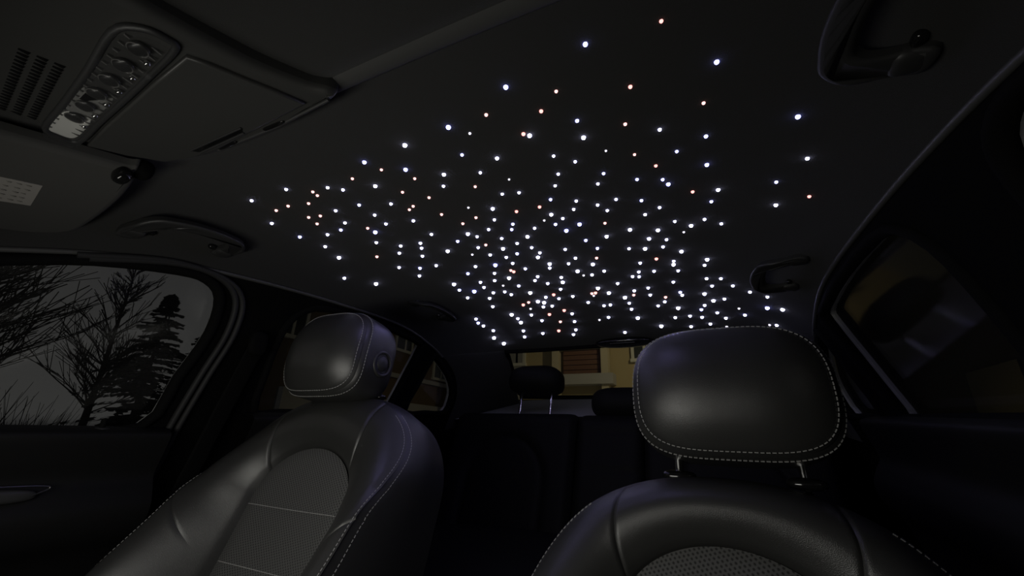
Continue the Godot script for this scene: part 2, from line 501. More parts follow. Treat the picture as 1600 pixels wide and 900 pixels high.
func make_headrest(t: Node3D, c: Vector3, a: float, b: float, tilt: float, m: Material, below: Vector3, up: Vector3, button_side: float, stitched: bool) -> Node3D:
	var hu := Vector3(0, cos(tilt), -sin(tilt))
	var hf := Vector3(0, sin(tilt), cos(tilt))
	var rim := func(u: float) -> Vector2:
		var th := u * TAU
		var n := 2.0 / 3.7
		var y := signf(sin(th)) * pow(absf(sin(th)), n)
		var xx := signf(cos(th)) * pow(absf(cos(th)), n)
		var w := 1.0 - .085 * pow(maxf(y, 0.0), 2) - .03 * pow(maxf(-y, 0.0), 2)
		return Vector2(a * w * xx, b * y)
	var dep := func(p: Vector2) -> float: return (.036 * (1.0 - pow(absf(p.x / a), 3.2)) + .036 * (1.0 - pow(absf(p.y / b), 2.2)) - .036)
	var P := func(p: Vector2, n: float) -> Vector3: return c + Vector3.RIGHT * p.x + hu * p.y + hf * n
	var depth_back := -.145 * a / .12
	var band := func(u: float, v: float) -> Vector3:
		var p: Vector2 = rim.call(u)
		var d0: float = dep.call(p) - .004
		var k := 1.0 + .066 * (1.0 - exp(-v / .05)) - .022 * exp(-pow(v / .022, 2)) - .34 * pow(maxf(v - .35, 0.0) / .65, 2.4)
		return P.call(p * k, lerpf(d0, depth_back, 1.0 - pow(1.0 - v, 1.25)) + .0)
	var body := part(t, "headrest", grid(96, 30, band), m)
	part(body, "front_cover", grid(96, 26, func(u, v):
		var p: Vector2 = rim.call(u) * v
		return P.call(p, dep.call(p) - .004 * exp(-pow((1.0 - v) / .03, 2)))), m)
	part(body, "rear_cover", grid(64, 8, func(u, v):
		var e: Vector3 = band.call(u, 1.0)
		return e.lerp(c + hf * (depth_back - .012), v)), m)
	if stitched:
		var st := begin()
		for row in 2:
			var path := []
			var nn := []
			for i in 241:
				var u := i / 240.0
				var p: Vector2 = rim.call(u)
				var r: Vector3 = (Vector3.RIGHT * p.x / a + hu * p.y / b).normalized()
				if row == 0:
					path.append(P.call(p * .968, dep.call(p * .968) + .0002))
					nn.append(hf + r * .4)
				else:
					path.append(band.call(u, .07) + r * .0003)
					nn.append(hf * .7 + r)
			add_stitches(st, path, nn, .0046, .0022, .0011)
		part(body, "stitching", done(st), M.thread, "double row of pale grey thread")
	for s in [-1.0, 1.0]:
		var top: Vector3 = P.call(Vector2(s * a * .62, -b * .8), -.065 * a / .12)
		var foot := Vector3(top.x, below.y - .02, below.z - .048)
		part(body, "post", tube([top, top.lerp(foot, .5), foot], .006, -1, 12, Vector3.RIGHT), M.chrome, "chrome post")
		if stitched:
			part(body, "post_collar", block(Vector3(top.x, below.y - .008, below.z - .046), Vector3(.024, .008, .017), 2.2, 2.6), M.gloss_black)
	if button_side != 0.0:
		var bc := c + Vector3.RIGHT * button_side * a * 1.055 + hu * (-b * .14) + hf * (depth_back * .50)
		part(body, "button_ring", tube(circle(bc, Vector3.RIGHT, .026, 28), .004, -1, 8, Vector3.RIGHT, true), M.plastic)
		part(body, "release_button", block(bc, Vector3(.006, .017, .017), 2, 2), M.plastic)
	return body

func circle(c: Vector3, axis: Vector3, r: float, n: int) -> Array:
	var x := axis.cross(Vector3(.3, .9, .2)).normalized()
	var y := axis.cross(x).normalized()
	var o := []
	for i in n:
		o.append(c + x * cos(TAU * i / n) * r + y * sin(TAU * i / n) * r)
	return o

# ---------------------------------------------------------------- roof fittings
func grab_handle(label: String, z1: float, z2: float, qf: float, qg: float, drop: float) -> void:
	var mid := head((z1 + z2) / 2, qf)
	var t := thing("grab_handle", label, "grab handle", mid, "roof grab handles")
	var l := absf(z2 - z1)
	var place := func(p: Vector2, d: float) -> Vector3:
		var base := head(lerpf(z1, z2, p.x / l), lerpf(qf, qg, p.y / .054))
		return base - mid + Vector3(-signf(qf) * .6, -.8, 0) * (drop * sm(0.0, .034, p.y) + d - .004)
	# a flat bracket: two feet on the rail side and a bowed grip towards the middle of the car
	var out := [Vector2(-.004, -.004), Vector2(-.006, .016), Vector2(.000, .036), Vector2(.018, .050), Vector2(.045, .055)]
	var inner := [Vector2(.046, .036), Vector2(.035, .030), Vector2(.029, .016), Vector2(.029, -.004)]
	var loop := []
	for p in out:
		loop.append(p)
	for p in [.25, .5, .75]:
		loop.append(Vector2(lerpf(.045, l - .045, p), .056 + .002 * sin(p * PI)))
	for i in 5:
		loop.append(Vector2(l - out[4 - i].x, out[4 - i].y))
	for i in 4:
		loop.append(Vector2(l - inner[3 - i].x, inner[3 - i].y))
	for p in [.75, .5, .25]:
		loop.append(Vector2(lerpf(.048, l - .048, p), .037 + .002 * sin(p * PI)))
	for p in inner:
		loop.append(p)
	part(t, "grip", plate(curve(loop, 4, true), place, .015, .005), M.plastic)
	for x in [.014, l - .014]:
		var f: Vector3 = place.call(Vector2(x, .004), .015)
		part(t, "hinge_cover", block(f + Vector3(0, .006, 0), Vector3(.017, .010, .016), 3.5, 3), M.plastic)
		part(t, "pivot_pin", block(place.call(Vector2(x + (.022 if x < .05 else -.022), .008), .004), Vector3(.006, .006, .009), 2.5, 2.5), M.gloss_black)

func make_ceiling() -> void:
	var c := structure("ceiling", "black cloth headliner set with points of light", null, null)
	part(c, "headliner", grid(96, 150, func(u, v): return head(lerpf(.06, -1.76, v), lerpf(-1.0, 1.0, u))), M.cloth)
	part(c, "roof_skin", grid(24, 40, func(u, v): return head(lerpf(.06, -1.76, v), lerpf(-1.0, 1.0, u)) + Vector3(0, .035, 0)), M.black_trim)
	var lip := []
	for i in 60:
		lip.append(head(-.243, lerpf(-.24, .97, i / 59.0)) + Vector3(0, .002, 0))
	structure("trim_6", "soft grey edge running across the roof in front of the stars", tube(lip, .016, .010, 16, Vector3.UP, false, func(v): return clampf(.3 + v * 4.0, 0.0, 1.0)), M.roof_edge)
	# points of light: small round fibre ends in the cloth
	var kinds := [
		glow("star_faint", lin(.85, .82, 1), 2.0), glow("star_white", lin(.62, .62, 1), 11.0), glow("star_rose", lin(1, .50, .47), 2.2), glow("star_blue", lin(.42, .44, 1), 8.0),
		glow("star_bright", lin(.66, .66, 1), 14.0), glow("star_red", lin(1, .36, .33), 2.5), glow("star_bright_blue", lin(.34, .36, 1), 11.0)]
	var sphere := SphereMesh.new()
	sphere.radius = 1.0
	sphere.height = 2.0
	sphere.radial_segments = 12
	sphere.rings = 6
	for i in mini(300, STARS.size() / 4):
		var r: float = STARS[i * 4 + 3] * 1e-4 * .92
		var o := part(c, "star_light", sphere, kinds[STARS[i * 4 + 2]])
		o.scale = Vector3.ONE * r
		o.position = head(STARS[i * 4] * .001, STARS[i * 4 + 1] * .001) + Vector3(0, -.35 * r, 0)

func make_console() -> void:
	var at := Vector3(-.17, 1.06, -.15)
	var t := thing("overhead_console", "dark grey roof console with a ribbed lamp lens and a lidded compartment", "roof console", at)
	var pl := func(p: Vector2, d: float) -> Vector3: return Vector3(p.x, 1.021 - .27 * p.y - d, p.y) - at
	var body := [Vector2(-.3146, -.0682), Vector2(-.3268, -.1054), Vector2(-.3420, -.1501), Vector2(-.3420, -.1944), Vector2(-.3256, -.2318), Vector2(-.2805, -.2500), Vector2(-.2162, -.2575), Vector2(-.1086, -.2584), Vector2(-.012, -.2500), Vector2(.003, -.2380), Vector2(-.0100, -.2155), Vector2(-.0230, -.172), Vector2(-.0270, -.1326), Vector2(-.0281, -.0979), Vector2(-.029, -.0716), Vector2(-.04, -.03), Vector2(-.0827, -.005), Vector2(-.28, -.005), Vector2(-.305, -.03)]
	part(t, "housing", plate(curve(body, 5, true), func(p, d): return pl.call(p, d - .034), .034, .010), M.console)
	var lens := [Vector2(-.3232, -.1133), Vector2(-.3383, -.1284), Vector2(-.3354, -.1458), Vector2(-.26, -.1385), Vector2(-.1787, -.131), Vector2(-.11, -.1237), Vector2(-.0556, -.1168), Vector2(-.0474, -.1067), Vector2(-.0506, -.0904), Vector2(-.0748, -.0806), Vector2(-.152, -.092), Vector2(-.2455, -.1039)]
	var lamp := part(t, "reading_lamp", plate(curve(lens, 4, true), func(p, d): return pl.call(p, d - .004), .006, .0015), M.shaded_lens_base, "dark ribbed lamp base behind clear plastic, shade put into its colour")
	var at_lens := func(f: float, g: float) -> Vector2: return Vector2(lerpf(-.3290, -.0560, f), lerpf(-.1125, -.0840, f) + lerpf(-.0300, .0, g) * lerpf(1.0, 1.0, f))
	part(lamp, "lit_reflector_bowl", plate(curve([at_lens.call(.005, .1), at_lens.call(.0, .6), at_lens.call(.04, .93), at_lens.call(.20, .90), at_lens.call(.26, .75), at_lens.call(.23, .45), at_lens.call(.27, .2), at_lens.call(.18, .06)], 4, true), func(p, d): return pl.call(p, d + .001), .0025, .001), M.lit_reflector, "pale lamp bowl with the light on it painted in")  # light on this end of the lens is painted as a pale plate
	part(lamp, "half_lit_step", plate(curve([at_lens.call(.24, .12), at_lens.call(.27, .45), at_lens.call(.25, .80), at_lens.call(.34, .92), at_lens.call(.50, .88), at_lens.call(.46, .66), at_lens.call(.53, .44), at_lens.call(.47, .28), at_lens.call(.50, .10), at_lens.call(.36, .06)], 4, true), func(p, d): return pl.call(p, d + .001), .0018, .0006), M.half_lit_step, "grey middle of the lamp, painted for the light fading along it")  # grey plate paints the fade between lit and shaded lens
	for i in 6:
		var c: Vector2 = at_lens.call(lerpf(.24, .92, i / 5.0), .55)
		var b := part(lamp, "lamp_button", block(pl.call(c, .005), Vector3(.0095, .0035, .0075), 2.4, 2.4, Basis(Vector3.UP, .12)), M.lens_button)
		part(b, "button_edge", tube(circle(pl.call(c, .0066), Vector3.UP, .0078, 20), .0007, -1, 6, Vector3.UP, true), M.lens_rib)
		part(lamp, "lamp_bead", block(pl.call(at_lens.call(lerpf(.18, .86, i / 5.0), .16), .005), Vector3(.0028, .0028, .0028), 2, 2), M.chrome)
	var ribs := begin()
	for i in 18:
		box(ribs, Transform3D(Basis(Vector3.UP, .12), pl.call(at_lens.call(lerpf(.06, .95, i / 17.0), .20), .0035)), Vector3(.0016, .0016, .0085))
		box(ribs, Transform3D(Basis(Vector3.UP, .12), pl.call(at_lens.call(lerpf(.06, .95, i / 17.0), .90), .0035)), Vector3(.0016, .0016, .0045))
	part(lamp, "lens_ribs", done(ribs), M.lens_rib)
	part(lamp, "clear_cover", plate(curve(lens, 4, true), func(p, d): return pl.call(p, d + .0105), .0012, .0004), M.lens_cover)
	var ring := []
	for p in curve(lens, 4, true):
		ring.append(pl.call(p, .002))
	part(t, "lens_bezel", tube(ring, .0034, -1, 8, Vector3.UP, true), M.plastic)
	var lid := [Vector2(-.3372, -.1537), Vector2(-.3331, -.1918), Vector2(-.3151, -.2276), Vector2(-.2698, -.2412), Vector2(-.2225, -.2443), Vector2(-.0942, -.2368), Vector2(-.0331, -.2332), Vector2(-.0385, -.2002), Vector2(-.0454, -.1705), Vector2(-.0505, -.1434), Vector2(-.0569, -.1260), Vector2(-.1238, -.1308), Vector2(-.1898, -.1374), Vector2(-.265, -.1448)]
	var lidp := part(t, "compartment_lid", plate(lid, func(p, d): return pl.call(p, d - .002), .0075, .003), M.console)
	var slot := [Vector2(-.2502, -.2268), Vector2(-.2462, -.2350), Vector2(-.1478, -.2334), Vector2(-.1385, -.2262)]
	part(lidp, "finger_slot", plate(slot, func(p, d): return pl.call(p, d + .003), .0032, .001), M.gloss_black, "black finger slot")
	part(lidp, "slot_lip", tube([pl.call(Vector2(-.2502, -.2262), .0062), pl.call(Vector2(-.195, -.2258), .0062), pl.call(Vector2(-.1385, -.2255), .0062)], .0014, -1, 8), M.seal)
	part(lidp, "slot_lip", tube([pl.call(Vector2(-.2462, -.2362), .0062), pl.call(Vector2(-.20, -.2356), .0062), pl.call(Vector2(-.1478, -.2346), .0062)], .0014, -1, 8), M.seal)
	part(t, "trim_strip", tube([pl.call(Vector2(-.2321, -.2500), .0), pl.call(Vector2(-.1086, -.2510), .0), pl.call(Vector2(-.008, -.2440), .0)], .0022, -1, 8), M.plastic)
	for x in [-.206, -.11]:
		part(t, "rocker_button", block(pl.call(Vector2(x, -.2468), .001), Vector3(.020, .002, .0026), 4, 3), M.gloss_black)
	var g := begin()
	for r in 3:
		for i in 20:
			var f := i / 19.0
			box(g, Transform3D(Basis(), pl.call(Vector2(lerpf(-.31, -.17, f), lerpf(-.098, -.077, f) + .011 * r), .0002)), Vector3(.0032, .0012, .0078))
	var gp := part(t, "microphone_grille", done(g), M.gloss_black, "three rows of short black slots")
	gp.set_meta("kind", "stuff")

func make_visor() -> void:
	var at := Vector3(-.45, 1.02, -.14)
	var t := thing("sun_visor", "folded-up grey sun visor with a warning sticker above the side window", "sun visor", at)
	var pl := func(p: Vector2, d: float) -> Vector3: return Vector3(p.x, 1.0775 + .2 * p.x - .25 * p.y - d, p.y) - at
	var loop := [Vector2(-0.352, -0.0513), Vector2(-0.352, -0.0812), Vector2(-0.352, -0.1156), Vector2(-0.352, -0.1592), Vector2(-0.352, -0.1989), Vector2(-0.352, -0.2139), Vector2(-0.4348, -0.2337), Vector2(-0.5411, -0.2404), Vector2(-0.5864, -0.2352), Vector2(-0.6093, -0.2072), Vector2(-0.6148, -0.1694), Vector2(-0.6059, -0.1205), Vector2(-0.6, -0.06), Vector2(-0.55, -0.035), Vector2(-0.38, -0.022)]
	part(t, "visor_board", plate(curve(loop, 4, true), func(p, d): return pl.call(p, d - .018), .018, .008), M.visor)
	var st := part(t, "warning_sticker", plate([Vector2(-0.4479, -0.1141), Vector2(-0.4472, -0.1563), Vector2(-0.5128, -0.167), Vector2(-0.5156, -0.134)], func(p, d): return pl.call(p, d), .0006, .0001), M.sticker, "pale grey sticker")
	var pr := begin()
	var rng := RandomNumberGenerator.new()
	rng.seed = 4
	for r in 5:
		for i in 3:
			box(pr, Transform3D(Basis(Vector3.UP, .05), pl.call(Vector2(-.455 - .0125 * r, -.126 - .009 * i - rng.randf() * .002 - .002 * r), .0007)), Vector3(.0035, .0002, .006 + rng.randf() * .002))
	part(st, "printed_lines", done(pr), M.sticker_print)
	part(t, "visor_clip", block(pl.call(Vector2(-.362, -.2030), .004), Vector3(.013, .013, .010), 2.4, 2.4), M.gloss_black)
	part(t, "clip_mount", block(pl.call(Vector2(-.362, -.222), -.012), Vector3(.016, .014, .012), 2.6, 2.6), M.black_trim)
	part(t, "hinge_rod", tube([pl.call(Vector2(-.360, -.205), -.004), pl.call(Vector2(-.45, -.213), -.008)], .004, -1, 8), M.plastic)

# ---------------------------------------------------------------- the car's shell
func loop_front() -> Array:
	return curve([Vector2(.33, .73), Vector2(.15, .825), Vector2(0, .892), Vector2(-.191, .966), Vector2(-.297, 1.006), Vector2(-.425, 1.034), Vector2(-.487, 1.034), Vector2(-.527, 1.004), Vector2(-.541, .926), Vector2(-.523, .821), Vector2(-.497, .713), Vector2(-.30, .700), Vector2(0, .695), Vector2(.29, .69)], 3, true)

func loop_rear() -> Array:
	return curve([Vector2(-.728, .760), Vector2(-.712, .850), Vector2(-.706, .929), Vector2(-.712, .991), Vector2(-.746, 1.036), Vector2(-.818, 1.060), Vector2(-1.03, 1.066), Vector2(-1.18, 1.058), Vector2(-1.258, 1.049), Vector2(-1.268, 1.025), Vector2(-1.250, .93), Vector2(-1.225, .805), Vector2(-1.205, .785), Vector2(-1.0, .774), Vector2(-.80, .762)], 2, true)

func loop_quarter() -> Array:
	return curve([Vector2(-1.366, 1.025), Vector2(-1.392, 1.016), Vector2(-1.506, .967), Vector2(-1.575, .915), Vector2(-1.597, .865), Vector2(-1.582, .812), Vector2(-1.45, .803), Vector2(-1.318, .798), Vector2(-1.335, .90)], 2, true)

func make_side(sg: float) -> void:
	var name_ := "left" if sg < 0 else "right"
	var poly := PackedVector2Array()
	for p in [[.75, .10], [.75, .66], [.35, .745], [.15, .855], [0, .918], [-.19, .99], [-.3, 1.027], [-.425, 1.056], [-.6, 1.076], [-.8, 1.089], [-1.03, 1.096], [-1.18, 1.089], [-1.33, 1.062], [-1.42, 1.038], [-1.58, .985], [-1.75, .93], [-2.3, .90], [-2.3, .10]]:
		poly.append(Vector2(p[0], p[1] - 1.05))
	var X := Vector3(0, 0, 1)
	var Y := Vector3(-sg * .35, 1, 0)
	var Z := X.cross(Y).normalized()
	var w := CSGPolygon3D.new()
	w.name = "wall_" + name_
	w.polygon = poly
	w.depth = .03
	w.material = M.black_trim
	w.transform = Transform3D(Basis(X, Y, Z), Vector3(sg * .64, 1.05, 0) + Z * .015 + Vector3(sg * .016, 0, 0))
	add_child(w)
	w.set_meta("kind", "structure")
	w.set_meta("label", "black inner body side with window openings, %s in the picture" % name_)
	for lp in [loop_front(), loop_rear(), loop_quarter()]:
		var h := CSGPolygon3D.new()
		h.name = "opening"
		var hp := PackedVector2Array()
		for v in lp:
			hp.append(v - Vector2(0, 1.05))
		h.polygon = hp
		h.depth = .2
		h.operation = CSGShape3D.OPERATION_SUBTRACTION
		h.position = Vector3(0, 0, .08)
		w.add_child(h, true)
	var n := 1 if sg < 0 else 4
	var names := ["front side window", "rear door window", "small rear quarter window"]
	var i := 0
	for lp in [loop_front(), loop_rear(), loop_quarter()]:
		var win := structure("window_%d" % (n + i), "%s, %s in the picture" % [names[i], name_], plate(lp, func(p, d): return side(sg, p.x, p.y, .022 + d), .004, .001), M.glass)
		var ring := []
		for v in lp:
			ring.append(side(sg, v.x, v.y, .004))
		part(win, "window_seal", tube(ring, .011, .014, 8, Vector3.RIGHT, true), M.rubber)
		i += 1
	# rail between headliner and window seals
	var rail := []
	for k in 60:
		var z := lerpf(.3, -1.42, k / 59.0)
		rail.append(Vector3(sg * (.64 + .35 * (1.05 - herm(RAIL, z))), herm(RAIL, z) - .003, z))
	structure("trim_%d" % (1 if sg < 0 else 2), "edge strip along the roof rail, %s in the picture" % name_, tube(rail, .006, .005, 8, Vector3.UP), M.rail_trim)
	# door seal on the middle pillar: a ridge with two thin lips
	var d := structure("door_%d" % (1 if sg < 0 else 2), "black front door lining, %s in the picture" % name_)
	for off in ([0.0, .017] if sg < 0 else []):
		var lip := curve([Vector2(-.27 - off, 1.004), Vector2(-.40 - off, 1.044), Vector2(-.50 - off, 1.044), Vector2(-.556 - off, 1.008), Vector2(-.572 - off, .93), Vector2(-.560 - off, .83), Vector2(-.548 - off, .70), Vector2(-.545 - off, .56), Vector2(-.545 - off, .40)], 6)
		var path := []
		for v in lip:
			path.append(side(sg, v.x, v.y, -.006))
		part(d, "door_seal", tube(path, .0065, .0075, 8, Vector3.RIGHT), M.seal)
	var card := func(z0: float, z1: float, belt0: float, belt1: float) -> ArrayMesh:
		var prof := [Vector2(.018, 0.004), Vector2(-.012, .002), Vector2(-.045, -.004), Vector2(-.058, -.016), Vector2(-.060, -.05), Vector2(-.062, -.09), Vector2(-.085, -.12), Vector2(-.105, -.15), Vector2(-.108, -.19), Vector2(-.09, -.24), Vector2(-.10, -.36), Vector2(-.11, -.58)]
		return grid(20, 55, func(u, v):
			var f: float = v * 11
			var k := mini(int(f), 10)
			var p: Vector2 = prof[k].cubic_interpolate(prof[k + 1], prof[maxi(k - 1, 0)], prof[mini(k + 2, 11)], f - k)
			var y := lerpf(belt0, belt1, u) + p.y
			return side(sg, lerpf(z0, z1, u), y, p.x))
	part(d, "door_card", card.call(.5, -.535, .692, .712), M.door_card)
	if sg < 0:
		var pin := side(sg, -.425, .708, -.025)
		part(d, "lock_pin", tube([pin, pin + Vector3(0, .012, 0), pin + Vector3(0, .020, 0)], .005, -1, 12, Vector3.RIGHT), M.rubber)
		part(d, "lock_collar", block(pin, Vector3(.013, .004, .013), 2, 2), M.plastic)
		var hp := []
		for v in [Vector2(-.20, .617), Vector2(-.30, .616), Vector2(-.362, .614), Vector2(-.372, .610), Vector2(-.362, .604), Vector2(-.335, .592)]:
			hp.append(Vector3(-.706, v.y, v.x))
		part(d, "handle_trim", tube(curve(hp, 5), .0014, -1, 8, Vector3.RIGHT), M.dim_chrome, "thin chrome line round the door handle")
		part(d, "pull_handle", block(Vector3(-.712, .600, -.27), Vector3(.012, .012, .09), 3, 3), M.plastic)
	var d2 := structure("door_%d" % (3 if sg < 0 else 4), "black rear door lining, %s in the picture" % name_)
	part(d2, "door_card", card.call(-.70, -1.32, .755, .795), M.door_card)
	# seat belt on the middle pillar
	if sg < 0:
		var b := thing("seat_belt", "black seat belt hanging on the pillar beside the passenger seat", "seat belt", side(sg, -.64, .92, -.03))
		var o := b.position
		part(b, "belt_guide", block(Vector3.ZERO, Vector3(.012, .03, .022), 3, 3), M.rubber)
		part(b, "webbing", tube([Vector3(.0, 0, 0), side(sg, -.63, .70, -.03) - o, side(sg, -.62, .40, -.02) - o, side(sg, -.60, .25, -.01) - o], .022, .0015, 8, Vector3.RIGHT), M.rubber)

func make_rear(glass_bottom: float) -> void:
	# rear window
	var top := func(q: float) -> Vector3: return head(-1.76, q * .74)
	var bot := func(q: float) -> Vector3: return Vector3(q * .63, glass_bottom, -2.22 + .03 * q * q)
	var win := structure("window_7", "wide rear window behind the back seats", grid(24, 10, func(u, v):
		var q: float = u * 2.0 - 1.0
		return top.call(q).lerp(bot.call(q), v) + Vector3(0, .012, 0) * sin(v * PI)), M.glass)
	var ring := []
	for i in 25:
		ring.append(top.call(i / 12.0 - 1.0) + Vector3(0, -.004, .004))
	for i in 9:
		ring.append(top.call(1.0).lerp(bot.call(1.0), (i + 1) / 10.0))
	for i in 25:
		ring.append(bot.call(1.0 - i / 12.0))
	for i in 9:
		ring.append(bot.call(-1.0).lerp(top.call(-1.0), (i + 1) / 10.0))
	part(win, "window_seal", tube(ring, .012, .009, 8, Vector3(0, .5, .86), true), M.rubber)
	# cloth lining of the rear pillars
	for sg in [-1.0, 1.0]:
		var left := curve([Vector2(-1.42, 1.03), Vector2(-1.52, .998), Vector2(-1.60, .945), Vector2(-1.640, .875), Vector2(-1.632, .79), Vector2(-1.63, .74)], 6)
		structure("trim_%d" % (3 if sg < 0 else 4), "cloth covered rear pillar, %s in the picture" % ("left" if sg < 0 else "right"), grid(24, 30, func(u, v):
			var f: float = v * (left.size() - 1)
			var k := mini(int(f), left.size() - 2)
			var lp: Vector2 = left[k].lerp(left[k + 1], f - k)
			var a := side(sg, lp.x, lp.y, 0.0)
			var q: float = lerpf(1.0, .74, u)
			var tp := head(-1.76, sg * q)
			var d := head(-1.76, sg * .74).lerp(Vector3(sg * .63, glass_bottom - .09, -2.22), v)
			var base := a.lerp(d, u)
			return base.lerp(tp, pow(1.0 - v, 4)) + Vector3(-sg * .02, 0, 0) * sin(u * PI) * sin(v * PI)), M.cloth)
	var sh := structure("trim_5", "grey parcel shelf under the rear window", grid(30, 12, func(u, v):
		var q: float = u * 2.0 - 1.0
		return Vector3(q * lerpf(.72, .66, v), lerpf(.80, glass_bottom - .004, v) - .012 * pow(absf(q), 4), lerpf(-1.66, -2.24, v))), M.shelf)
	structure("wall_back", "panel closing the rear of the cabin", box_mesh(Vector3(0, .5, -2.30), Vector3(1.84, .86, .04)), M.black_trim)
	# brake light housing on the roof edge
	var c := head(-1.715, .08)
	var bl := thing("brake_light_housing", "flat black oval housing at the top of the rear window", "brake light", c)
	part(bl, "housing", block(Vector3(0, -.010, 0), Vector3(.118, .020, .05), 2.4, 2.2), M.gloss_black)
	part(bl, "rim_line", tube([Vector3(-.05, -.0205, .042), Vector3(0, -.0215, .046), Vector3(.05, -.0205, .042)], .0022, -1, 8), M.plastic)

func make_bench() -> void:
	var at := Vector3(0, .12, -1.45)
	var t := thing("rear_bench", "black leather rear bench seat with a split backrest", "rear seat", at)
	var rec := .33
	var up := Vector3(0, cos(rec), -sin(rec))
	var fw := Vector3(0, sin(rec), cos(rec))
	var o := Vector3(0, .808, -1.63) - at
	var pad := func(x0: float, x1: float, arch: bool) -> ArrayMesh:
		return grid(44, 60, func(u, v):
			var s := lerpf(x0, x1, u)
			var tt: float = -.62 * v
			var e := minf(u, 1.0 - u) * (x1 - x0)
			var d := .035 * sqrt(1.0 - pow(1.0 - minf(e / .035, 1.0), 2)) + .02 * (minf(v / .06, 1.0) - 1.0) - .012 * exp(-pow(v / .02, 2))
			if arch:
				var cx := (x0 + x1) * .5
				var r := Vector2((s - cx) / .155, maxf(tt + .27, 0.0) / .165).length()
				d -= .010 * exp(-pow((r - 1.0) / .045, 2))
				d += .012 * sm(1.0, 1.25, r)
				d -= .004 * exp(-pow((tt + .20) / .004, 2)) * sm(1.0, .9, r)
			else:
				for line in [-.075, -.205, -.34]:
					d -= .007 * exp(-pow((tt - line) / .005, 2))
			return o + Vector3.RIGHT * s + up * tt + fw * d)
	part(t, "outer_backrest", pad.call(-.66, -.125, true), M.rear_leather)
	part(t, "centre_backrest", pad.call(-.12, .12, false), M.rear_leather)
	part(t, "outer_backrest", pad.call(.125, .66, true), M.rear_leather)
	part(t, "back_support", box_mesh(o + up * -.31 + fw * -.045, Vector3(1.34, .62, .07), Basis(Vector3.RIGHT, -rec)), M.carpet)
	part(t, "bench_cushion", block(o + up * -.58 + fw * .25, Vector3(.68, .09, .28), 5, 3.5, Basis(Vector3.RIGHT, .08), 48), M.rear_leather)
	for h in [[-.335, .962, -1.655], [.035, .862, -1.655], [.375, .962, -1.655]]:
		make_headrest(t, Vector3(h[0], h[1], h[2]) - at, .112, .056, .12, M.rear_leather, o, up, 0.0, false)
	# belt buckles on the side of the bench
	for p in [Vector3(-.635, .43, -1.50), Vector3(-.600, .27, -1.46)]:
		var b := thing("belt_buckle", "small pale clip low beside the rear bench, %s one" % ("upper" if p.y > .35 else "lower"), "belt clip", p, "clips beside the rear bench")
		part(b, "clip_body", block(Vector3.ZERO, Vector3(.014, .020, .008), 4, 4), M.gloss_black)
		if p.y > .35:
			part(b, "clip_loop", tube([Vector3(-.008, .018, .009), Vector3(-.008, -.012, .009), Vector3(.008, -.012, .009), Vector3(.008, .012, .009)], .0018, -1, 6, Vector3(0, 0, 1)), M.sticker)
		else:
			part(b, "clip_loop", tube([Vector3(-.010, .004, .009), Vector3(0, -.006, .009), Vector3(.010, .006, .009)], .0018, -1, 6, Vector3(0, 0, 1)), M.sticker)

func make_front() -> void:
	# behind the camera: windscreen, dashboard and its wide screen, whose light falls on the seats
	structure("window_8", "windscreen behind the camera", grid(20, 10, func(u, v):
		var q: float = u * 2.0 - 1.0
		return head(.06, q * .98).lerp(Vector3(q * .74, .66, .80 - .1 * q * q), v)), M.glass)
	structure("floor", "black carpeted cabin floor", box_mesh(Vector3(0, .08, -.75), Vector3(1.7, .05, 3.1)), M.carpet)
	structure("wall_front", "panel closing the footwells", box_mesh(Vector3(0, .37, .80), Vector3(1.7, .60, .04)), M.black_trim)
	var d := thing("dashboard", "black dashboard behind the camera", "dashboard", Vector3(0, .30, .50))
	part(d, "upper_pad", block(Vector3(0, .185, -.14), Vector3(.70, .07, .32), 5, 3), M.door_card)
	part(d, "lower_panel", block(Vector3(0, .05, .06), Vector3(.70, .14, .20), 5, 4), M.door_card)
	var s := thing("dashboard_screen", "wide lit screen standing on the dashboard", "screen", SCREEN)
	var turn := Basis(Vector3.UP, SCREEN_YAW) * Basis(Vector3.RIGHT, SCREEN_TILT)
	part(s, "screen_frame", box_mesh(turn * Vector3(0, 0, .010), Vector3(SCREEN_SIZE.x + .02, SCREEN_SIZE.y + .02, .014), turn), M.gloss_black)
	part(s, "screen_panel", box_mesh(turn * Vector3(0, 0, .0015), Vector3(SCREEN_SIZE.x, SCREEN_SIZE.y, .003), turn), glow("screen_glow", lin(1, .98, .90), .6))
	part(s, "screen_stand", box_mesh(turn * Vector3(0, -SCREEN_SIZE.y * .5 - .022, .016), Vector3(.08, .036, .012), turn), M.gloss_black)
	var l := AreaLight3D.new()
	l.name = "screen_light"
	l.area_size = SCREEN_SIZE
	l.light_energy = SCREEN_ENERGY
	l.light_color = lin(1, .98, .90)
	l.area_range = 6.0
	l.area_attenuation = 2.0
	l.shadow_enabled = true
	l.transform = Transform3D(turn, turn * Vector3(0, 0, -.004))
	s.add_child(l)

# ---------------------------------------------------------------- outside
func building_window(parent: Node3D, c: Vector3, s: Vector2, facing: Basis) -> void:
	var w := part(parent, "window", box_mesh(c, Vector3(s.x, s.y, .08), facing), M.window_dark)
	var st := begin()
	for k in [[Vector3(0, s.y / 2, 0), Vector3(s.x + .2, .14, .2)], [Vector3(0, -s.y / 2, 0), Vector3(s.x + .24, .16, .26)], [Vector3(-s.x / 2, 0, 0), Vector3(.14, s.y, .2)], [Vector3(s.x / 2, 0, 0), Vector3(.14, s.y, .2)], [Vector3(s.x * .08, 0, 0), Vector3(.12, s.y, .16)]]:
		box(st, Transform3D(facing, c + facing * k[0]), k[1])
	part(w, "window_frame", done(st), M.white_frame)

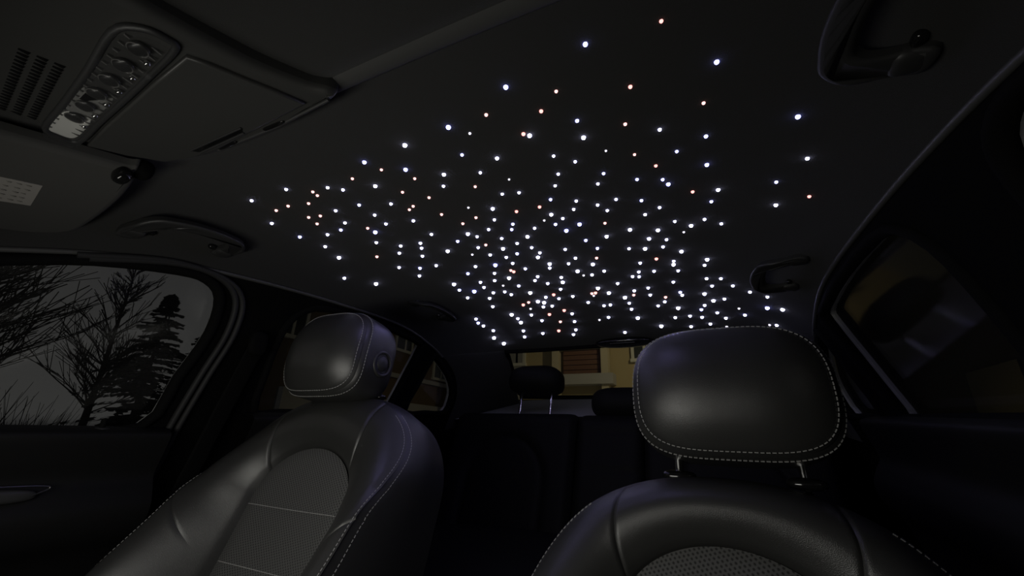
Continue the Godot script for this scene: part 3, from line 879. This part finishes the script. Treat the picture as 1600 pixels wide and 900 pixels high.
func make_outside() -> void:
	structure("ground", "snow covered ground around the car", grid(40, 40, func(u, v):
		var x: float = lerpf(-45, 45, u)
		var z: float = lerpf(25, -65, v)
		return Vector3(x, -.35 + .12 * sin(x * .7 + z * .3) * sin(z * .6) * sm(3.0, 6.0, Vector2(x, z + 1).length()), z)), M.snow)
	var b := thing("yellow_house", "yellow rendered house with a red boarded front, seen through the rear window", "building", Vector3(-3, -.4, -20.5))
	var o := b.position
	part(b, "wall", box_mesh(Vector3(0, 4.2, -2), Vector3(16, 8.4, 4)), M.yellow_render)
	part(b, "corner_wall", box_mesh(Vector3(-6.9, 4.2, .06), Vector3(2.2, 8.4, .2)), M.grey_wall)
	var bay := part(b, "red_panel", box_mesh(Vector3(-5.43, 4.48, -20.0) - Vector3(-3, -.4, -20.5) - Vector3(0, 0, .3), Vector3(2.0, 1.5, .12)), M.red_boards)
	for i in 5:
		part(bay, "board", box_mesh(Vector3(-5.43, 4.88 - i * .25, -20.2) - o, Vector3(1.9, .21, .05)), M.red_boards)
	part(b, "lintel", box_mesh(Vector3(-5.55, 5.30, -20.2) - o, Vector3(2.7, .55, .5)), M.cream_render)
	part(b, "pillar", box_mesh(Vector3(-4.22, 4.1, -20.15) - o, Vector3(.34, 3.4, .5)), M.cream_render)
	part(b, "pillar", box_mesh(Vector3(-6.75, 4.1, -20.15) - o, Vector3(.34, 3.4, .5)), M.cream_render)
	building_window(b, Vector3(-2.45, 4.95, -20.42) - o, Vector2(.95, 1.1), Basis())
	building_window(b, Vector3(-9.2, 5.1, -20.42) - o, Vector2(1.0, 1.3), Basis())
	building_window(b, Vector3(1.2, 4.95, -20.42) - o, Vector2(.95, 1.1), Basis())
	part(b, "balcony_slab", box_mesh(Vector3(-5.5, 3.5, -20.1) - o, Vector3(3.4, .5, .8)), M.plinth)
	part(b, "roof", box_mesh(Vector3(0, 8.6, -2), Vector3(16.6, .3, 4.8)), M.bark)
	var c := thing("brown_house", "dim brown house with pale window frames, seen through the rear side window", "building", Vector3(-17.5, -.4, -23))
	o = c.position
	var fx := Basis(Vector3.UP, PI / 2)
	part(c, "wall", box_mesh(Vector3(-1.5, 4.0, 0), Vector3(5, 8.0, 22)), M.brown_render)
	part(c, "plinth", box_mesh(Vector3(1.1, 1.4, 0), Vector3(.4, 2.9, 22)), M.plinth)
	for w in [[-19.6, 6.2], [-23.6, 5.0], [-15.0, 5.6], [-11.9, 5.4]]:
		building_window(c, Vector3(-16.48, w[1], w[0]) - o, Vector2(1.5, 1.5), fx)
	part(c, "ledge", box_mesh(Vector3(-16.4, 3.9, -23) - o, Vector3(.3, .25, 21)), M.plinth)
	var g := thing("dark_house", "dark unlit house close by, seen through the right-hand rear window", "building", Vector3(9.5, -.35, -16))
	part(g, "wall", box_mesh(Vector3(0, 8, 0), Vector3(5, 16, 40)), M.dark_render)
	part(g, "roof", box_mesh(Vector3(0, 16.1, 0), Vector3(5.4, .2, 40.4)), M.bark)
	part(g, "doorway", box_mesh(Vector3(-2.52, 1.6, 1.0), Vector3(.08, 3.2, 2.4)), M.window_dark)
	part(g, "plinth", box_mesh(Vector3(-2.6, .9, 0), Vector3(.16, 1.8, 40)), M.dark_render)
	# street lamp that lights the yellow house
	var s := thing("street_lamp", "street lamp on a grey pole lighting the yellow house", "street lamp", Vector3(3.2, -.4, -13))
	part(s, "pole", tube([Vector3(0, 0, 0), Vector3(0, 3, 0), Vector3(0, 6.6, 0), Vector3(-.2, 7.1, 0), Vector3(-1.2, 7.3, 0)], .07, -1, 10, Vector3(0, 0, 1)), M.grey_wall)
	part(s, "lamp_head", block(Vector3(-1.5, 7.32, 0), Vector3(.38, .08, .16), 3, 3), M.grey_wall)
	part(s, "lamp_glass", block(Vector3(-1.5, 7.24, 0), Vector3(.28, .05, .11), 3, 3), glow("sodium_glow", lin(1, .86, .55), 6.0))
	var l := SpotLight3D.new()
	l.name = "lamp_light"
	l.position = Vector3(-1.5, 7.16, 0)
	l.rotation = Vector3(-PI / 2 + .72, .75, 0)
	l.spot_angle = 58
	l.spot_angle_attenuation = .6
	l.light_energy = LAMP_ENERGY
	l.light_color = lin(1, .86, .55)
	l.light_size = .12
	l.spot_range = 60
	l.spot_attenuation = 2
	l.shadow_enabled = true
	s.add_child(l)
	conifer(Vector3(-8.4, -.4, -3.75), 3.45, 1.15, 5, "larger dark conifer in the middle of the front side window")
	conifer(Vector3(-11.6, -.4, -6.2), 4.1, .95, 8, "thin conifer behind the larger one, near the window pillar")
	bare_tree(Vector3(-8.6, -.4, -1.2), 5.5, 11, "bare leafless tree at the far left of the side window")
	bare_tree(Vector3(-12, -.4, -2.4), 6.5, 12, "bare leafless tree between the far left one and the conifer")
	bare_tree(Vector3(-16, -.4, -5.9), 6.0, 13, "slender bare tree just left of the conifer")
	bare_tree(Vector3(-15.5, -.4, -1.2), 7.5, 21, "broad bare tree far behind the tree at the far left")
	bare_tree(Vector3(-19.5, -.4, -3.6), 8.0, 22, "tall bare tree far off behind the middle bare tree")
	for p in [[-5.6, -1.3, .95, "low twiggy bush at the left edge of the side window"], [-6.9, -2.15, .92, "low twiggy bush under the bare trees"], [-5.3, -3.0, .80, "small twiggy bush in front of the conifer"]]:
		var bush := thing("bush", p[3], "bush", Vector3(p[0], -.4, p[1]), "bushes outside the side window")
		var st := begin()
		var rng := RandomNumberGenerator.new()
		rng.seed = int(p[2] * 1000)
		for i in 170:
			var a := rng.randf() * TAU
			var e := rng.randf_range(.85, 1.45)
			var dir := Vector3(cos(a) * cos(e), sin(e), sin(a) * cos(e))
			add_tube(st, [Vector3(rng.randf() - .5, 0, rng.randf() - .5) * .5, dir * p[2] * .7, dir * p[2] * rng.randf_range(1.0, 1.6) + Vector3(rng.randf() - .5, 0, rng.randf() - .5) * .3], .008, .008, 4, Vector3(.3, .1, .9), true, false, func(v): return 1.0 - .75 * v)
		part(bush, "twigs", done(st), M.twigs)

func conifer(at: Vector3, h: float, w: float, seed_: int, label: String) -> void:
	var t := thing("conifer", label, "tree", at, "conifers outside the side window")
	part(t, "trunk", tube([Vector3.ZERO, Vector3(0, h * .5, 0), Vector3(0, h * .96, 0)], .07, -1, 8, Vector3.RIGHT, false, func(v): return 1.0 - .85 * v), M.bark)
	var st := begin()
	var rng := RandomNumberGenerator.new()
	rng.seed = seed_
	for i in 240:
		var f := pow(rng.randf(), .8)
		var y := lerpf(.15, .98, f) * h
		var l := w * (1.06 - f) * rng.randf_range(.65, 1.1)
		var a := rng.randf() * TAU
		var d := Vector3(cos(a), -.25 + .5 * f, sin(a)).normalized()
		var p0 := Vector3(0, y, 0)
		var x := d.cross(Vector3.UP).normalized()
		for j in 7:
			var g := (j + .6) / 7.0
			var c := p0 + d * l * g + Vector3(0, -.06 * g * g, 0)
			for s in [-1.0, 1.0]:
				var e: Vector3 = c + (x * s * .8 + d * .6).normalized() * l * .26 * (1.15 - g) + Vector3(0, rng.randf_range(-.05, .03), 0)
				var n := Vector3(0, .02 + .012, 0)
				for v in [c - d * .05 + n, c + d * .05, e, c - d * .05, c + d * .05 - n, e]:
					st.set_smooth_group(-1)
					st.add_vertex(v)
	part(t, "foliage", done(st), M.needles)

func bare_tree(at: Vector3, h: float, seed_: int, label: String) -> void:
	var t := thing("bare_tree", label, "tree", at, "bare trees outside the side window")
	part(t, "trunk", tube([Vector3.ZERO, Vector3(.05, h * .4, .03), Vector3(-.04, h, .1)], .12, -1, 8, Vector3.RIGHT, false, func(v): return 1.0 - .85 * v), M.bark)
	var st := begin()
	var rng := RandomNumberGenerator.new()
	rng.seed = seed_
	for i in 80:
		var y := rng.randf_range(.22, .95) * h
		var a := rng.randf() * TAU
		var l := rng.randf_range(.6, 2.0) * (1.25 - y / h) * h / 6.0
		var d := Vector3(cos(a), rng.randf_range(.5, 1.3), sin(a)).normalized()
		var p1 := Vector3(0, y, .05) + d * l
		add_tube(st, [Vector3(0, y, .05), p1 - d * l * .4 + Vector3(.05, 0, .04), p1], .022, .022, 5, Vector3(.3, .1, .9), true, false, func(v): return 1.0 - .7 * v)
		for k in 9:
			var b := Vector3(0, y, .05) + d * l * rng.randf_range(.3, .95)
			add_tube(st, [b, b + (d + Vector3(rng.randf() - .5, rng.randf() * .6, rng.randf() - .5) * 1.6).normalized() * l * .5], .009, .009, 4, Vector3(.3, .1, .9))
	part(t, "branches", done(st), M.twigs)

# ----------------------------------------------------------------
const SCREEN := Vector3(-.10, .665, .04)
const SCREEN_SIZE := Vector2(.60, .12)
const SCREEN_TILT := -.04
const SCREEN_YAW := 0.0
const SCREEN_ENERGY := .22
const LAMP_ENERGY := 19.0
const STAR_ENERGY := .008

func _ready() -> void:
	var cam := Camera3D.new()
	cam.name = "camera"
	cam.fov = rad_to_deg(2.0 * atan(450.0 / 640.0))
	cam.near = .01
	cam.far = 200.0
	cam.position = Vector3(.36, .72, 0)
	cam.basis = Basis(Vector3.UP, deg_to_rad(26.0)) * Basis(Vector3.RIGHT, deg_to_rad(20.0)) * Basis(Vector3.BACK, deg_to_rad(2.0))
	add_child(cam)
	cam.current = true
	var env := Environment.new()
	env.background_mode = Environment.BG_SKY
	var sky := ProceduralSkyMaterial.new()
	sky.sky_top_color = lin(.016, .016, .017)
	sky.sky_horizon_color = lin(.042, .042, .040)
	sky.sky_curve = .3
	sky.ground_horizon_color = lin(.02, .02, .02)
	sky.ground_bottom_color = lin(.008, .008, .008)
	env.sky = Sky.new()
	env.sky.sky_material = sky
	env.tonemap_mode = Environment.TONE_MAPPER_LINEAR
	env.tonemap_exposure = 1.0
	env.sdfgi_enabled = true
	env.ssao_enabled = true
	env.ssil_enabled = true
	var we := WorldEnvironment.new()
	we.name = "environment"
	we.environment = env
	add_child(we)
	# the blue-white light that the starry roof throws down
	for p in [[-.55, -.30, 1.6], [-.55, .25, 1.6], [-.9, -.4, 1.2], [-.9, .0, 1.2], [-.9, .4, 1.2], [-1.4, -.5, .4], [-1.4, 0.0, .3], [-1.4, .5, .4]]:
		var s := SpotLight3D.new()
		s.name = "star_roof_light"
		s.position = head(p[0], p[1]) + Vector3(0, -.006, 0)
		s.rotation = Vector3(-PI / 2, 0, 0)
		s.spot_angle = 82
		s.spot_angle_attenuation = .5
		s.light_energy = STAR_ENERGY * p[2]
		s.light_color = lin(.45, .40, 1)
		s.light_size = .05
		s.spot_range = 6
		s.spot_attenuation = 2
		s.shadow_enabled = true
		add_child(s, true)
	make_materials()
	make_ceiling()
	make_side(-1.0)
	make_side(1.0)
	make_rear(.935)
	make_front()
	make_seat("front_seat", "black leather front seat with the higher headrest, next to the side window", -.423, .806, -.719, .35, Vector3(-.430, .890, -.65), Vector2(.114, .094), .128, 1.0)
	make_seat("front_seat", "black leather front seat closest to the camera with a large stitched headrest", .352, .682, -.665, .35, Vector3(.380, .799, -.675), Vector2(.128, .092), .084, 0.0)
	make_bench()
	make_console()
	make_visor()
	grab_handle("dark grip handle over the front side window, beside the sun visor", -.300, -.480, -.930, -.815, .022)
	grab_handle("dark grip handle over the rear side window at the edge of the stars", -1.02, -1.21, -.82, -.72, .022)
	grab_handle("dark grip handle high in the top corner, close to the camera", -.27, -.452, .92, .80, .018)
	grab_handle("dark grip handle above the large headrest, right of the stars", -1.01, -1.20, .925, .80, .022)
	make_outside()
